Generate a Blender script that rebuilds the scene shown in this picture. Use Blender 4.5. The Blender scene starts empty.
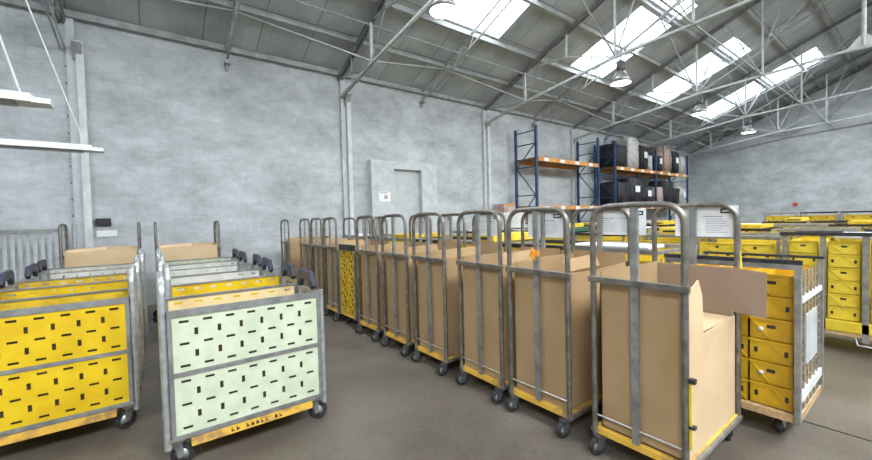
import bpy, bmesh, math, random
from mathutils import Vector, Matrix
random.seed(7)
D = bpy.data
SC = bpy.context.scene
COL = SC.collection

# ------------------------------------------------------------------ materials
def newmat(name, color, rough=0.6, metal=0.0):
    m = D.materials.new(name); m.use_nodes = True
    b = m.node_tree.nodes['Principled BSDF']
    b.inputs['Base Color'].default_value = (*color, 1)
    b.inputs['Roughness'].default_value = rough
    b.inputs['Metallic'].default_value = metal
    return m, m.node_tree.nodes, m.node_tree.links, b

def noisy(name, c1, c2, scale=8, rough=0.6, metal=0.0, bump=0.0, detail=4, stretch=None, lo=0.35, hi=0.65):
    m, N, L, b = newmat(name, c1, rough, metal)
    tc = N.new('ShaderNodeTexCoord'); no = N.new('ShaderNodeTexNoise')
    no.inputs['Scale'].default_value = scale; no.inputs['Detail'].default_value = detail
    src = tc.outputs['Object']
    if stretch:
        mp = N.new('ShaderNodeMapping'); mp.inputs['Scale'].default_value = stretch
        L.new(src, mp.inputs['Vector']); src = mp.outputs['Vector']
    L.new(src, no.inputs['Vector'])
    r = N.new('ShaderNodeValToRGB')
    r.color_ramp.elements[0].position = lo; r.color_ramp.elements[0].color = (*c1, 1)
    r.color_ramp.elements[1].position = hi; r.color_ramp.elements[1].color = (*c2, 1)
    L.new(no.outputs['Fac'], r.inputs['Fac']); L.new(r.outputs['Color'], b.inputs['Base Color'])
    if bump:
        bp = N.new('ShaderNodeBump'); bp.inputs['Strength'].default_value = bump; bp.inputs['Distance'].default_value = 0.01
        L.new(no.outputs['Fac'], bp.inputs['Height']); L.new(bp.outputs['Normal'], b.inputs['Normal'])
    return m

def block_wall(name, axis):
    m, N, L, b = newmat(name, (.7, .72, .73), .75)
    tc = N.new('ShaderNodeTexCoord'); sp = N.new('ShaderNodeSeparateXYZ'); cb = N.new('ShaderNodeCombineXYZ')
    L.new(tc.outputs['Object'], sp.inputs[0])
    L.new(sp.outputs[axis], cb.inputs[0]); L.new(sp.outputs[2], cb.inputs[1])
    br = N.new('ShaderNodeTexBrick')
    br.inputs['Scale'].default_value = 1.0
    br.inputs['Brick Width'].default_value = .4; br.inputs['Row Height'].default_value = .2
    br.inputs['Mortar Size'].default_value = .008; br.inputs['Mortar Smooth'].default_value = .6
    br.inputs['Color1'].default_value = (1, 1, 1, 1); br.inputs['Color2'].default_value = (.93, .93, .93, 1)
    br.inputs['Mortar'].default_value = (.80, .80, .80, 1)
    L.new(cb.outputs[0], br.inputs['Vector'])
    n1 = N.new('ShaderNodeTexNoise'); n1.inputs['Scale'].default_value = 1.1; n1.inputs['Detail'].default_value = 10; n1.inputs['Roughness'].default_value = .75
    mp = N.new('ShaderNodeMapping'); mp.inputs['Scale'].default_value = (.8, 1.3, 1)
    L.new(cb.outputs[0], mp.inputs[0]); L.new(mp.outputs[0], n1.inputs['Vector'])
    r = N.new('ShaderNodeValToRGB')
    r.color_ramp.elements[0].position = .3; r.color_ramp.elements[0].color = (.31, .33, .33, 1)
    r.color_ramp.elements[1].position = .62; r.color_ramp.elements[1].color = (.62, .655, .675, 1)
    L.new(n1.outputs['Fac'], r.inputs['Fac'])
    mx = N.new('ShaderNodeMixRGB'); mx.blend_type = 'MULTIPLY'; mx.inputs[0].default_value = .55
    L.new(r.outputs['Color'], mx.inputs[1]); L.new(br.outputs['Color'], mx.inputs[2])
    L.new(mx.outputs[0], b.inputs['Base Color'])
    n2 = N.new('ShaderNodeTexNoise'); n2.inputs['Scale'].default_value = 9; n2.inputs['Detail'].default_value = 9
    L.new(cb.outputs[0], n2.inputs['Vector'])
    ad = N.new('ShaderNodeMixRGB'); ad.blend_type = 'MULTIPLY'; ad.inputs[0].default_value = .6
    L.new(br.outputs['Color'], ad.inputs[1]); L.new(n2.outputs['Fac'], ad.inputs[2])
    bp = N.new('ShaderNodeBump'); bp.inputs['Strength'].default_value = .8; bp.inputs['Distance'].default_value = .02
    L.new(ad.outputs[0], bp.inputs['Height']); L.new(bp.outputs['Normal'], b.inputs['Normal'])
    return m

M = {}
M['wall_x'] = block_wall('painted_blocks_x', 0)
M['wall_y'] = block_wall('painted_blocks_y', 1)
M['white_paint'] = noisy('chalky_white_paint', (.50, .53, .54), (.62, .65, .655), 5, .7, bump=.1)
M['column_paint'] = noisy('cream_white_column_paint', (.58, .60, .585), (.72, .735, .72), 6, .55)
M['paint_steel'] = noisy('pale_painted_steel', (.40, .42, .42), (.54, .56, .56), 6, .55)
M['truss_paint'] = noisy('grey_painted_truss_steel', (.26, .275, .275), (.38, .40, .395), 5, .5)
M['truss_dark'] = noisy('dusty_dark_rafter', (.13, .135, .135), (.21, .215, .215), 5, .7)
M['galv'] = noisy('galvanised_steel', (.27, .27, .26), (.42, .42, .405), 11, .42, .7)
M['galv_light'] = noisy('bright_galvanised_steel', (.40, .42, .42), (.60, .62, .62), 14, .36, .65)
M['cage_steel'] = noisy('brown_grey_cage_steel', (.15, .138, .12), (.27, .25, .222), 14, .42, .7)
M['chrome'] = noisy('thin_bright_rod', (.6, .6, .6), (.8, .8, .8), 20, .3, .8)
M['card'] = noisy('corrugated_cardboard', (.36, .235, .115), (.41, .275, .14), 3, .85)
M['card2'] = noisy('pale_and_lit_cardboard', (.58, .42, .245), (.66, .48, .29), 3, .85)  # brighter copy of card; holds the light on the nearest box's cut side
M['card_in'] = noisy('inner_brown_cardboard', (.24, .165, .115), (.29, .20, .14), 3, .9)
M['yellow'] = noisy('yellow_plastic', (.66, .42, .004), (.78, .53, .008), 5, .45)
M['amber'] = noisy('amber_yellow_plastic', (.50, .28, .010), (.72, .43, .015), 4, .45)
M['yellow2'] = noisy('dull_yellow_plastic', (.56, .36, .015), (.74, .50, .03), 7, .5)
M['yellow3'] = noisy('lemon_yellow_plastic', (.66, .48, .025), (.80, .60, .05), 7, .5)
M['deckyellow'] = noisy('worn_yellow_deck_paint', (.38, .22, .08), (.76, .45, .06), 9, .6, lo=.36, hi=.5)
M['wood'] = noisy('bare_plywood', (.42, .27, .12), (.58, .40, .21), 7, .7, stretch=(1, 6, 6))
M['green_white'] = noisy('pale_green_white_plastic', (.53, .59, .42), (.64, .69, .52), 7, .5)
M['white_plastic'] = noisy('off_white_plastic', (.62, .63, .60), (.75, .76, .73), 7, .5)
M['cream'] = noisy('cream_orange_panel', (.80, .56, .22), (.86, .70, .40), 4, .55)
M['cap'] = noisy('dark_blue_black_plastic', (.012, .015, .032), (.03, .035, .06), 12, .45)
M['black'] = noisy('black_plastic', (.012, .012, .013), (.03, .03, .032), 12, .5)
M['rubber'] = noisy('black_rubber', (.015, .015, .015), (.035, .034, .033), 15, .75)
M['hub'] = noisy('grey_wheel_hub', (.20, .20, .20), (.38, .38, .38), 20, .5, .4)
M['rackblue'] = noisy('rack_blue_paint', (.015, .045, .12), (.03, .075, .18), 6, .45)
M['orange'] = noisy('rack_orange_paint', (.50, .20, .04), (.66, .31, .07), 4, .5)
M['shelfwood'] = noisy('chipboard_shelf', (.22, .11, .045), (.32, .17, .07), 6, .8)
M['bagblack'] = noisy('black_bin_film', (.008, .008, .01), (.025, .025, .03), 6, .6, bump=.5)
M['wrap'] = noisy('stretch_wrapped_grey_beige', (.40, .38, .36), (.62, .60, .57), 6, .55, bump=.5)
M['pinkwrap'] = noisy('pinkish_brown_wrap', (.32, .20, .16), (.52, .42, .38), 7, .5, bump=.4)
M['paper'] = noisy('white_paper', (.86, .87, .89), (.92, .93, .94), 5, .6)
M['ink'] = noisy('black_ink', (.01, .01, .012), (.03, .03, .03), 10, .6)
M['greyink'] = noisy('grey_print', (.25, .25, .27), (.40, .40, .42), 10, .7)
M['red'] = noisy('red_enamel', (.5, .03, .02), (.6, .05, .03), 10, .5)
M['orangetag'] = noisy('orange_tag_plastic', (.85, .30, .02), (.9, .40, .03), 10, .5)
M['lampmetal'] = noisy('lamp_housing_grey', (.05, .05, .055), (.10, .10, .11), 10, .5, .3)
M['reflector'] = noisy('lamp_reflector', (.25, .25, .25), (.36, .36, .36), 6, .35, .6)
M['doorgrey'] = noisy('grey_white_door_paint', (.47, .50, .51), (.57, .60, .60), 5, .6)
M['slotdark'] = noisy('dark_brown_slot_shade_and_stencil', (.045, .030, .016), (.07, .045, .022), 6, .8)  # colour of the shade put behind slots; stencil marks use it too
M['darkgreen'] = noisy('dark_green_plastic', (.01, .07, .045), (.02, .11, .07), 9, .5)

def floor_mat():
    m, N, L, b = newmat('worn_concrete', (.2, .19, .17), .4)
    tc = N.new('ShaderNodeTexCoord')
    n1 = N.new('ShaderNodeTexNoise'); n1.inputs['Scale'].default_value = .8; n1.inputs['Detail'].default_value = 9; n1.inputs['Roughness'].default_value = .62
    L.new(tc.outputs['Object'], n1.inputs['Vector'])
    r = N.new('ShaderNodeValToRGB')
    r.color_ramp.elements[0].position = .34; r.color_ramp.elements[0].color = (.080, .066, .051, 1)
    r.color_ramp.elements[1].position = .68; r.color_ramp.elements[1].color = (.175, .152, .124, 1)
    L.new(n1.outputs['Fac'], r.inputs['Fac'])
    n2 = N.new('ShaderNodeTexNoise'); n2.inputs['Scale'].default_value = 30; n2.inputs['Detail'].default_value = 5
    L.new(tc.outputs['Object'], n2.inputs['Vector'])
    mx = N.new('ShaderNodeMixRGB'); mx.blend_type = 'OVERLAY'; mx.inputs[0].default_value = .35
    L.new(r.outputs[0], mx.inputs[1]); L.new(n2.outputs['Fac'], mx.inputs[2]); L.new(mx.outputs[0], b.inputs['Base Color'])
    mr = N.new('ShaderNodeMapRange'); mr.inputs['To Min'].default_value = .28; mr.inputs['To Max'].default_value = .6
    L.new(n1.outputs['Fac'], mr.inputs['Value']); L.new(mr.outputs[0], b.inputs['Roughness'])
    bp = N.new('ShaderNodeBump'); bp.inputs['Strength'].default_value = .15; bp.inputs['Distance'].default_value = .005
    L.new(n2.outputs['Fac'], bp.inputs['Height']); L.new(bp.outputs[0], b.inputs['Normal'])
    return m
M['floor'] = floor_mat()

def roof_mat():
    m, N, L, b = newmat('grey_fibre_roof_sheet', (.3, .3, .3), .8)
    tc = N.new('ShaderNodeTexCoord')
    br = N.new('ShaderNodeTexBrick')
    br.offset = 0; br.inputs['Scale'].default_value = 1
    br.inputs['Brick Width'].default_value = 1.05; br.inputs['Row Height'].default_value = 1.2
    br.inputs['Mortar Size'].default_value = .012
    br.inputs['Color1'].default_value = (.355, .385, .395, 1); br.inputs['Color2'].default_value = (.42, .45, .46, 1)
    br.inputs['Mortar'].default_value = (.20, .20, .20, 1)
    L.new(tc.outputs['Object'], br.inputs['Vector'])
    n1 = N.new('ShaderNodeTexNoise'); n1.inputs['Scale'].default_value = 1.3; n1.inputs['Detail'].default_value = 7
    L.new(tc.outputs['Object'], n1.inputs['Vector'])
    mx = N.new('ShaderNodeMixRGB'); mx.blend_type = 'OVERLAY'; mx.inputs[0].default_value = .5
    L.new(br.outputs['Color'], mx.inputs[1]); L.new(n1.outputs['Fac'], mx.inputs[2]); L.new(mx.outputs[0], b.inputs['Base Color'])
    wv = N.new('ShaderNodeTexWave'); wv.inputs['Scale'].default_value = 2.2; wv.bands_direction = 'X'
    L.new(tc.outputs['Object'], wv.inputs['Vector'])
    bp = N.new('ShaderNodeBump'); bp.inputs['Strength'].default_value = .25; bp.inputs['Distance'].default_value = .02
    L.new(wv.outputs['Fac'], bp.inputs['Height']); L.new(bp.outputs[0], b.inputs['Normal'])
    return m
M['roof'] = roof_mat()

def glass_mat():
    m = D.materials.new('skylight_sheet'); m.use_nodes = True
    N = m.node_tree.nodes; L = m.node_tree.links; N.clear()
    o = N.new('ShaderNodeOutputMaterial'); t = N.new('ShaderNodeBsdfTransparent'); d = N.new('ShaderNodeBsdfTranslucent')
    t.inputs[0].default_value = (.93, .97, 1, 1); d.inputs[0].default_value = (.9, .95, 1, 1)
    mx = N.new('ShaderNodeMixShader'); mx.inputs[0].default_value = .25
    L.new(t.outputs[0], mx.inputs[1]); L.new(d.outputs[0], mx.inputs[2]); L.new(mx.outputs[0], o.inputs[0])
    return m
M['skysheet'] = glass_mat()
def emit_mat(name, col, s):
    m = D.materials.new(name); m.use_nodes = True
    N = m.node_tree.nodes; L = m.node_tree.links; N.clear()
    o = N.new('ShaderNodeOutputMaterial'); e = N.new('ShaderNodeEmission')
    e.inputs[0].default_value = (*col, 1); e.inputs[1].default_value = s; L.new(e.outputs[0], o.inputs[0]); return m
M['bulb'] = emit_mat('lit_lamp_glass', (1, .90, .80), 25)

# ------------------------------------------------------------------ mesh tools
class MB:
    def __init__(s): s.v = []; s.f = []; s.sm = []
    def add(s, vs, fs, smooth=False):
        o = len(s.v); s.v += [tuple(v) for v in vs]
        for f in fs: s.f.append([i + o for i in f]); s.sm.append(smooth)
        return s
    def box(s, x0, x1, y0, y1, z0, z1):
        vs = [(x, y, z) for z in (z0, z1) for y in (y0, y1) for x in (x0, x1)]
        return s.add(vs, [(0, 2, 3, 1), (4, 5, 7, 6), (0, 1, 5, 4), (2, 6, 7, 3), (0, 4, 6, 2), (1, 3, 7, 5)])
    def bar(s, a, b, w, h, up=(0, 0, 1)):
        a = Vector(a); b = Vector(b); d = (b - a).normalized(); up = Vector(up)
        if abs(d.dot(up)) > .98: up = Vector((1, 0, 0))
        r = d.cross(up).normalized(); u = r.cross(d).normalized()
        vs = [p + r * sx * w / 2 + u * sz * h / 2 for p in (a, b) for sx, sz in ((-1, -1), (1, -1), (1, 1), (-1, 1))]
        return s.add(vs, [(3, 2, 1, 0), (4, 5, 6, 7), (0, 1, 5, 4), (1, 2, 6, 5), (2, 3, 7, 6), (3, 0, 4, 7)])
    def tube(s, pts, r, n=10, flat=1.0):
        pts = [Vector(p) for p in pts]; rings = []
        up = Vector((0, 0, 1))
        d0 = (pts[1] - pts[0]).normalized()
        ref = d0.orthogonal().normalized()
        if abs(d0.z) > .9: ref = Vector((1, 0, 0))
        for i, p in enumerate(pts):
            if i == 0: d = pts[1] - pts[0]
            elif i == len(pts) - 1: d = pts[-1] - pts[-2]
            else: d = (pts[i + 1] - p).normalized() + (p - pts[i - 1]).normalized()
            d.normalize(); ref = (ref - d * ref.dot(d)).normalized(); q = d.cross(ref)
            rings.append([p + ref * math.cos(2 * math.pi * k / n) * r * flat + q * math.sin(2 * math.pi * k / n) * r for k in range(n)])
        vs = [v for R in rings for v in R]; fs = []
        for i in range(len(rings) - 1):
            for k in range(n):
                fs.append((i * n + k, i * n + (k + 1) % n, (i + 1) * n + (k + 1) % n, (i + 1) * n + k))
        s.add(vs, fs, True)
        s.add(rings[0], [tuple(range(n))[::-1]]); s.add(rings[-1], [tuple(range(n))])
        return s
    def lathe(s, prof, n=24, c=(0, 0, 0), axis='z'):
        vs = []
        for r, h in prof:
            for k in range(n):
                a = 2 * math.pi * k / n; p = (r * math.cos(a), r * math.sin(a), h)
                if axis == 'y': p = (p[0], p[2], p[1])
                vs.append((p[0] + c[0], p[1] + c[1], p[2] + c[2]))
        fs = []
        for i in range(len(prof) - 1):
            for k in range(n): fs.append((i * n + k, i * n + (k + 1) % n, (i + 1) * n + (k + 1) % n, (i + 1) * n + k))
        return s.add(vs, fs, True)
    def prism(s, poly, y0, y1, plane='xz'):
        n = len(poly); f = (lambda a, b, t: (a, t, b)) if plane == 'xz' else (lambda a, b, t: (t, a, b))
        vs = [f(a, b, y0) for a, b in poly] + [f(a, b, y1) for a, b in poly]
        return s.add(vs, [tuple(range(n)), tuple(range(2 * n - 1, n - 1, -1))] + [(i, i + n, (i + 1) % n + n, (i + 1) % n) for i in range(n)])
    def build(s, name, mat, parent=None, bevel=0, fixn=True):
        me = D.meshes.new(name); me.from_pydata(s.v, [], s.f)
        me.polygons.foreach_set('use_smooth', s.sm)
        if fixn:
            bm = bmesh.new(); bm.from_mesh(me); bmesh.ops.recalc_face_normals(bm, faces=bm.faces); bm.to_mesh(me); bm.free()
        me.materials.append(mat)
        o = D.objects.new(name, me); COL.objects.link(o)
        if parent: o.parent = parent
        if bevel:
            b = o.modifiers.new('soft_edges', 'BEVEL'); b.width = bevel; b.segments = 2; b.limit_method = 'ANGLE'
        return o

def build_each(mb, name, mat, parent=None, bevel=0):
    """one object per connected piece"""
    par = list(range(len(mb.v)))
    def find(a):
        while par[a] != a: par[a] = par[par[a]]; a = par[a]
        return a
    for f in mb.f:
        for i in f[1:]: par[find(i)] = find(f[0])
    groups = {}
    for i in range(len(mb.v)): groups.setdefault(find(i), []).append(i)
    out = []
    for g, idx in groups.items():
        m = {v: k for k, v in enumerate(idx)}
        q = MB(); q.v = [mb.v[i] for i in idx]
        for f, sm in zip(mb.f, mb.sm):
            if f[0] in m: q.f.append([m[i] for i in f]); q.sm.append(sm)
        out.append(q.build(name, mat, parent, bevel))
    return out

def tag(o, label, cat, group=None, kind=None):
    if label: o['label'] = label
    if cat: o['category'] = cat
    if group: o['group'] = group
    if kind: o['kind'] = kind
    return o
def empty(name, loc=(0, 0, 0), rz=0):
    o = D.objects.new(name, None); COL.objects.link(o); o.location = loc; o.rotation_euler = (0, 0, rz); o.empty_display_size = .1
    return o
def copy_tree(o, parent=None):
    c = o.copy(); COL.objects.link(c)
    if parent is not None: c.parent = parent
    for ch in list(o.children): copy_tree(ch, c)
    return c
def struct(o): o['kind'] = 'structure'; return o

# ------------------------------------------------------------------ the hall
YW, YR, YB = 9.6, 1.2, -7.2        # camera-left wall, ridge, opposite wall
XE, XW = 27.5, -6.4
ZE, SL = 5.5, .4
def zr(y): return ZE + SL * (min(YW - y, y - YB))
ZR = zr(YR)

struct(MB().box(XW - .3, XE + .3, YB - .3, YW + .3, -.2, 0).build('floor', M['floor']))
struct(MB().box(XW - .3, XE + .3, YW, YW + .3, 0, ZE + .1).build('wall_left', M['wall_x']))
struct(MB().box(XW - .3, XE + .3, YB - .3, YB, 0, ZE + .1).build('wall_right', M['wall_x']))
def gable(x0, x1, name):
    p = [(YB, 0), (YW, 0), (YW, ZE + .05), (YR, ZR + .05), (YB, ZE + .05)]
    struct(MB().prism(p, x0, x1, 'yz').build(name, M['wall_y']))
gable(XE, XE + .3, 'wall_end'); gable(XW - .3, XW, 'wall_rear')
j = MB()
j.bar((.9, -6.9, .0015), (27.4, -6.9 + 0, .0015), .012, .003)
struct(MB().bar((3.9, YB + .05, .001), (3.9, .5, .001), .014, .004).bar((3.9, .5, .001), (3.9, YW - .05, .001), .014, .004).build('trim_1', M['ink']))

# roof planes with openings for the roof lights
COLX = [-1.13 + 5.27 * k for k in range(-1, 7)]
MID = [c + 5.27 / 2 for c in COLX[:-1]]           # skylight centres, mid bay
SKY = []                                          # (x0,x1,y0,y1)
for i, mx in enumerate(MID):
    if mx > 24: continue
    top = 3.05 if mx > 20 else 4.30
    SKY.append((mx - .98, mx + .98, 4.95, 7.25)); SKY.append((mx - .98, mx + .98, top, 4.80))
for mx in MID:
    if mx > 24: continue
    SKY.append((mx - .98, mx + .98, -4.85, -2.4))
def in_sky(x, y):
    return any(a < x < b and c < y < d for a, b, c, d in SKY)
def roof(y0, y1, name):
    ys = sorted({y0, y1} | {c for s in SKY for c in s[2:] if y0 <= c <= y1})
    xs = sorted({XW - .3, XE + .3} | {c for s in SKY for c in s[:2]})
    mb = MB()
    for i in range(len(xs) - 1):
        for k in range(len(ys) - 1):
            if in_sky((xs[i] + xs[i + 1]) / 2, (ys[k] + ys[k + 1]) / 2): continue
            a, b, c, d = xs[i], xs[i + 1], ys[k], ys[k + 1]
            t = .06
            mb.add([(a, c, zr(c)), (b, c, zr(c)), (b, d, zr(d)), (a, d, zr(d)), (a, c, zr(c) + t), (b, c, zr(c) + t), (b, d, zr(d) + t), (a, d, zr(d) + t)],
                   [(0, 1, 2, 3), (7, 6, 5, 4), (0, 4, 5, 1), (1, 5, 6, 2), (2, 6, 7, 3), (3, 7, 4, 0)])
    return struct(mb.build(name, M['roof'], fixn=False))
roof(YR, YW + .3, 'ceiling'); roof(YB - .3, YR, 'ceiling_far_slope')
SUNW = 90
for n, (a, b, c, d) in enumerate(SKY):
    mb = MB(); t = .03
    mb.add([(a, c, zr(c) + t), (b, c, zr(c) + t), (b, d, zr(d) + t), (a, d, zr(d) + t)], [(0, 1, 2, 3)])
    w = struct(mb.build('window_%d' % (n + 1), M['skysheet']))
    f = MB()
    k = max(1, round((b - a) / .49))
    for q in range(1, k):
        x = a + (b - a) * q / k
        f.bar((x, c, zr(c) + .02), (x, d, zr(d) + .02), .012, .02)
    f.build('glazing_bar', M['paint_steel'], w)
    ln = D.lights.new('daylight_through_roof_light', 'AREA'); ln.shape = 'RECTANGLE'
    ln.size = b - a + .3; L2 = math.hypot(d - c, zr(d) - zr(c)); ln.size_y = L2 + .15
    ln.energy = SUNW * (b - a) * L2 * (.8 if d > 1 else 3.6); ln.color = (.97, .985, 1)  # unseen far-slope lights raised far above the others, as fill for cart fronts
    lo = D.objects.new('daylight_through_roof_light', ln); COL.objects.link(lo)
    yc = (c + d) / 2; lo.location = ((a + b) / 2, yc, zr(yc) + .2)
    lo.rotation_euler = (math.atan(-SL if yc > YR else SL), 0, 0)

# purlins
def ordw(n): return ['first', 'second', 'third', 'fourth', 'fifth', 'sixth', 'seventh', 'eighth', 'ninth', 'tenth', 'eleventh', 'twelfth', 'thirteenth', 'fourteenth', 'fifteenth'][n]
for i, y in enumerate([9.5, 8.42, 7.32, 6.04, 4.875, 3.66, 2.47, 1.32]):
    mb = MB(); z = zr(y) - .06
    mb.box(XW, XE, y - .035, y + .035, z - .05, z + .05)
    w = .14 if i == 4 else .09
    mb.box(XW, XE, y - w / 2, y + w / 2, z - .075, z - .05)
    o = mb.build('roof_purlin', M['truss_paint'])
    tag(o, 'long grey roof purlin, %s one up the slope from the left wall' % ordw(i), 'roof beam', 'roof purlins')

# trusses
def rt(y, off=.17): return zr(y) - off
def make_truss():
    r = empty('roof_truss')
    r_ = MB(); 
    for s in (-1, 1):
        r_.bar((s * .045, YW - .02, rt(YW)), (s * .045, YR, rt(YR)), .03, .10)
        r_.bar((s * .045, YB + .02, rt(YB)), (s * .045, YR, rt(YR)), .03, .10)
    r_.build('rafter', M['truss_dark'], r)
    low = [(9.55, 4.84), (7.75, 5.14), (4.9, 5.52), (YR, 5.72)]
    def mir(y): return 2 * YR - y
    for s in (0, 1):
        f = (lambda y: y) if s == 0 else mir
        c = MB()
        for (y0, z0), (y1, z1) in zip(low, low[1:]):
            for q in (-.03, .03): c.bar((q, f(y0), z0), (q, f(y1), z1), .02, .055)
        c.build('bottom_chord', M['paint_steel'], r)
        w = MB(); w.bar((0, f(7.75), 5.14), (0, f(7.75), rt(7.75)), .06, .06)
        w.build('post', M['paint_steel'], r)
        for a, b, t in [((9.5, 5.35), (7.75, 5.14), .03), ((7.75, 6.1), (6.28, 6.0), .035), ((6.28, 6.0), (4.9, 5.52), .035),
                     ((4.9, 5.52), (5.6, 6.95), .03), ((4.9, 5.52), (4.1, 7.5), .03), ((4.9, 5.52), (3.2, 6.35), .035), ((3.2, 6.35), (2.5, 8.1), .03),
                     ((3.2, 6.35), (YR, 8.5), .03), ((3.2, 5.6), (4.1, 7.5), .028), ((8.8, 5.02), (8.8, 5.65), .02), ((7.75, 5.2), (6.8, 6.45), .022)]:
            w = MB(); w.bar((0, f(a[0]), a[1]), (0, f(b[0]), b[1]), t, t)
            w.build('brace', M['truss_paint'], r)
        for y, z0, z1 in [(6.28, 6.0, rt(6.28)), (4.9, 5.52, rt(4.9)), (3.2, 5.6, rt(3.2))]:
            w = MB(); w.bar((0, f(y), z0), (0, f(y), z1), .045, .045); w.build('post', M['paint_steel'], r)
    w = MB(); w.tube([(0, YR, 5.72), (0, YR, ZR - .2)], .045, 10); w.build('king_post', M['paint_steel'], r)
    p = MB(); p.prism([(YR - .35, 5.66), (YR + .35, 5.66), (YR + .08, 6.0), (YR - .08, 6.0)], -.02, .02, 'yz'); p.build('gusset_plate', M['paint_steel'], r)
    return r
truss = None
tx = COLX[1:-1] + [XE - .12]
for i, x in enumerate(tx):
    t = truss if truss and i == 0 else (make_truss() if truss is None else copy_tree(truss))
    truss = t; t.location.x = x
    lab = ['above the hanging strip lights', 'over the column left of the white doorway', 'above the column right of the white doorway',
           'over the left end of the stacked rack', 'over the middle of the far rack', 'last but one before the end wall', 'fixed flat against the end wall'][min(i, 6)]
    tag(t, 'grey steel roof truss %s' % lab, 'roof truss', 'roof trusses')

# light lattice rafters between the trusses
def make_lattice():
    r = empty('lattice_rafter')
    y0, y1 = 9.5, YR + .1
    a = MB(); a.bar((0, y0, zr(y0) - .10), (0, y1, zr(y1) - .14), .05, .035); a.build('top_chord', M['truss_paint'], r)
    b = MB(); b.bar((0, y0, zr(y0) - .30), (0, y0 - .6, zr(y0 - .6) - .42), .04, .035); b.bar((0, y0 - .6, zr(y0 - .6) - .42), (0, y1, zr(y1) - .42), .04, .035)
    b.build('bottom_chord', M['truss_paint'], r)
    w = MB(); n = 28
    for k in range(n):
        ya = y0 - .5 - (y0 - .6 - y1) * k / n; yb = y0 - .5 - (y0 - .6 - y1) * (k + 1) / n
        za, zb = ((zr(ya) - .12, zr(yb) - .42) if k % 2 else (zr(ya) - .42, zr(yb) - .12))
        w.bar((0, ya, za), (0, yb, zb), .018, .018)
    w.build('lacing', M['paint_steel'], r)
    c = MB(); c.box(-.05, .05, 9.40, 9.6, 5.12, 5.18); c.bar((0, 9.57, 5.0), (0, 9.45, 5.35), .05, .04)
    c.build('wall_bracket', M['truss_paint'], r)
    return r
lat = None
for i, x in enumerate([m for m in MID if 0 < m < 26]):
    t = make_lattice() if lat is None else copy_tree(lat)
    lat = t; t.location.x = x
    tag(t, 'light lattice roof rafter in the %s bay, %s' % (ordw(i), ['left of the doorway column', 'under the brightest roof light near the lamp', 'under the second roof light', 'under the third roof light', 'under the farthest roof light', 'nearest the end wall'][i]), 'roof beam', 'lattice rafters')

# sway braces between trusses (thin diagonals, horizontal tie rods)
for i, x in enumerate(tx[:-2]):
    mb = MB()
    x1 = x + 5.27
    mb.bar((x, 4.9, 5.55), (x + 2.6, 4.9, rt(4.9)), .03, .03); mb.bar((x1, 4.9, 5.55), (x + 2.6, 4.9, rt(4.9)), .03, .03)
    o = mb.build('sway_brace', M['truss_paint'])
    tag(o, 'thin V brace between trusses along the lamp line, bay %s from the left' % ordw(i), 'roof brace', 'sway braces')
    mb = MB(); mb.bar((x, 7.75, 5.2), (x + 2.6, 8.42, rt(8.42)), .028, .028); mb.bar((x1, 7.75, 5.2), (x + 2.6, 8.42, rt(8.42)), .028, .028)
    o = mb.build('sway_brace', M['truss_paint'])
    tag(o, 'thin V brace between trusses close to the left wall, bay %s from the left' % ordw(i), 'roof brace', 'sway braces')
for i, (y, z) in enumerate([(7.75, 6.0), (3.2, 5.62)]):
    o = MB().bar((COLX[1], y, z), (XE - .1, y, z), .03, .03).build('tie_rod', M['truss_paint'])
    tag(o, ['thin long tie rod high near the left wall', 'thin long tie rod running under the upper roof slope'][i], 'tie rod')

# columns on the left wall
def make_column():
    r = empty('wall_column')
    MB().box(-.10, .02, YW - .09, YW, 0, 5.4).build('pilaster', M['white_paint'], r)
    a = MB(); a.box(.03, .05, YW - .16, YW, 0, 5.0); a.box(.03, .14, YW - .17, YW - .155, 0, 5.0); a.box(.12, .14, YW - .16, YW, 0, 5.0)
    a.build('steel_channel', M['column_paint'], r)
    b = MB(); b.prism([(YW - .02, 4.55), (YW - .30, 4.92), (YW - .02, 4.92)], -.02, .12, 'yz'); b.build('corbel', M['truss_paint'], r)
    c = MB()
    for k in range(14): c.box(-.13, -.11, YW - .10, YW - .088, .6 + k * .3, .64 + k * .3)
    c.build('bolt_row', M['truss_dark'], r)
    return r
col = None
for i, x in enumerate(COLX[1:-1]):
    t = make_column() if col is None else copy_tree(col)
    col = t; t.location.x = x + (.15, .10, .02, 0, 0, 0)[i]
    tag(t, ['pale steel wall column behind the stacked low carts', 'pale wall column just left of the white doorway', 'pale wall column between doorway and blue rack',
            'pale wall column behind the first rack bay', 'pale wall column behind the far rack', 'pale wall column nearest the end wall'][i], 'column', 'wall columns')

# doorway surround
r = empty('door_surround', (0, 0, 0))
x0, x1, yf = 4.90, 7.15, YW - .22
a = MB(); a.box(x0, 5.62, yf, YW, 0, 3.28); a.box(6.58, x1, yf, YW, 0, 3.28); a.box(5.62, 6.58, yf, YW, 3.06, 3.28)
a.build('masonry_frame', M['white_paint'], r)
tag(r, 'white painted masonry surround projecting from wall around a narrow doorway', 'door surround')
struct(MB().box(5.62, 6.58, YW - .06, YW, 0, 3.06).build('door_1', M['doorgrey']))
o = MB().box(5.10, 5.48, yf - .012, yf, 2.12, 2.40).build('wall_notice', M['paper'])
tag(o, 'small white notice with red print beside the doorway', 'sign')
MB().box(5.28, 5.38, yf - .016, yf - .012, 2.20, 2.30).box(5.14, 5.40, yf - .016, yf - .012, 2.355, 2.38).build('red_print', M['pinkwrap'], o)
o = MB().box(XE - .04, XE, 4.55, 4.73, 1.80, 1.98).build('fire_sign', M['red'])
tag(o, 'small red square sign on the end wall', 'sign')
# door_1 edge shadow strip: return of the frame is real geometry

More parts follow.
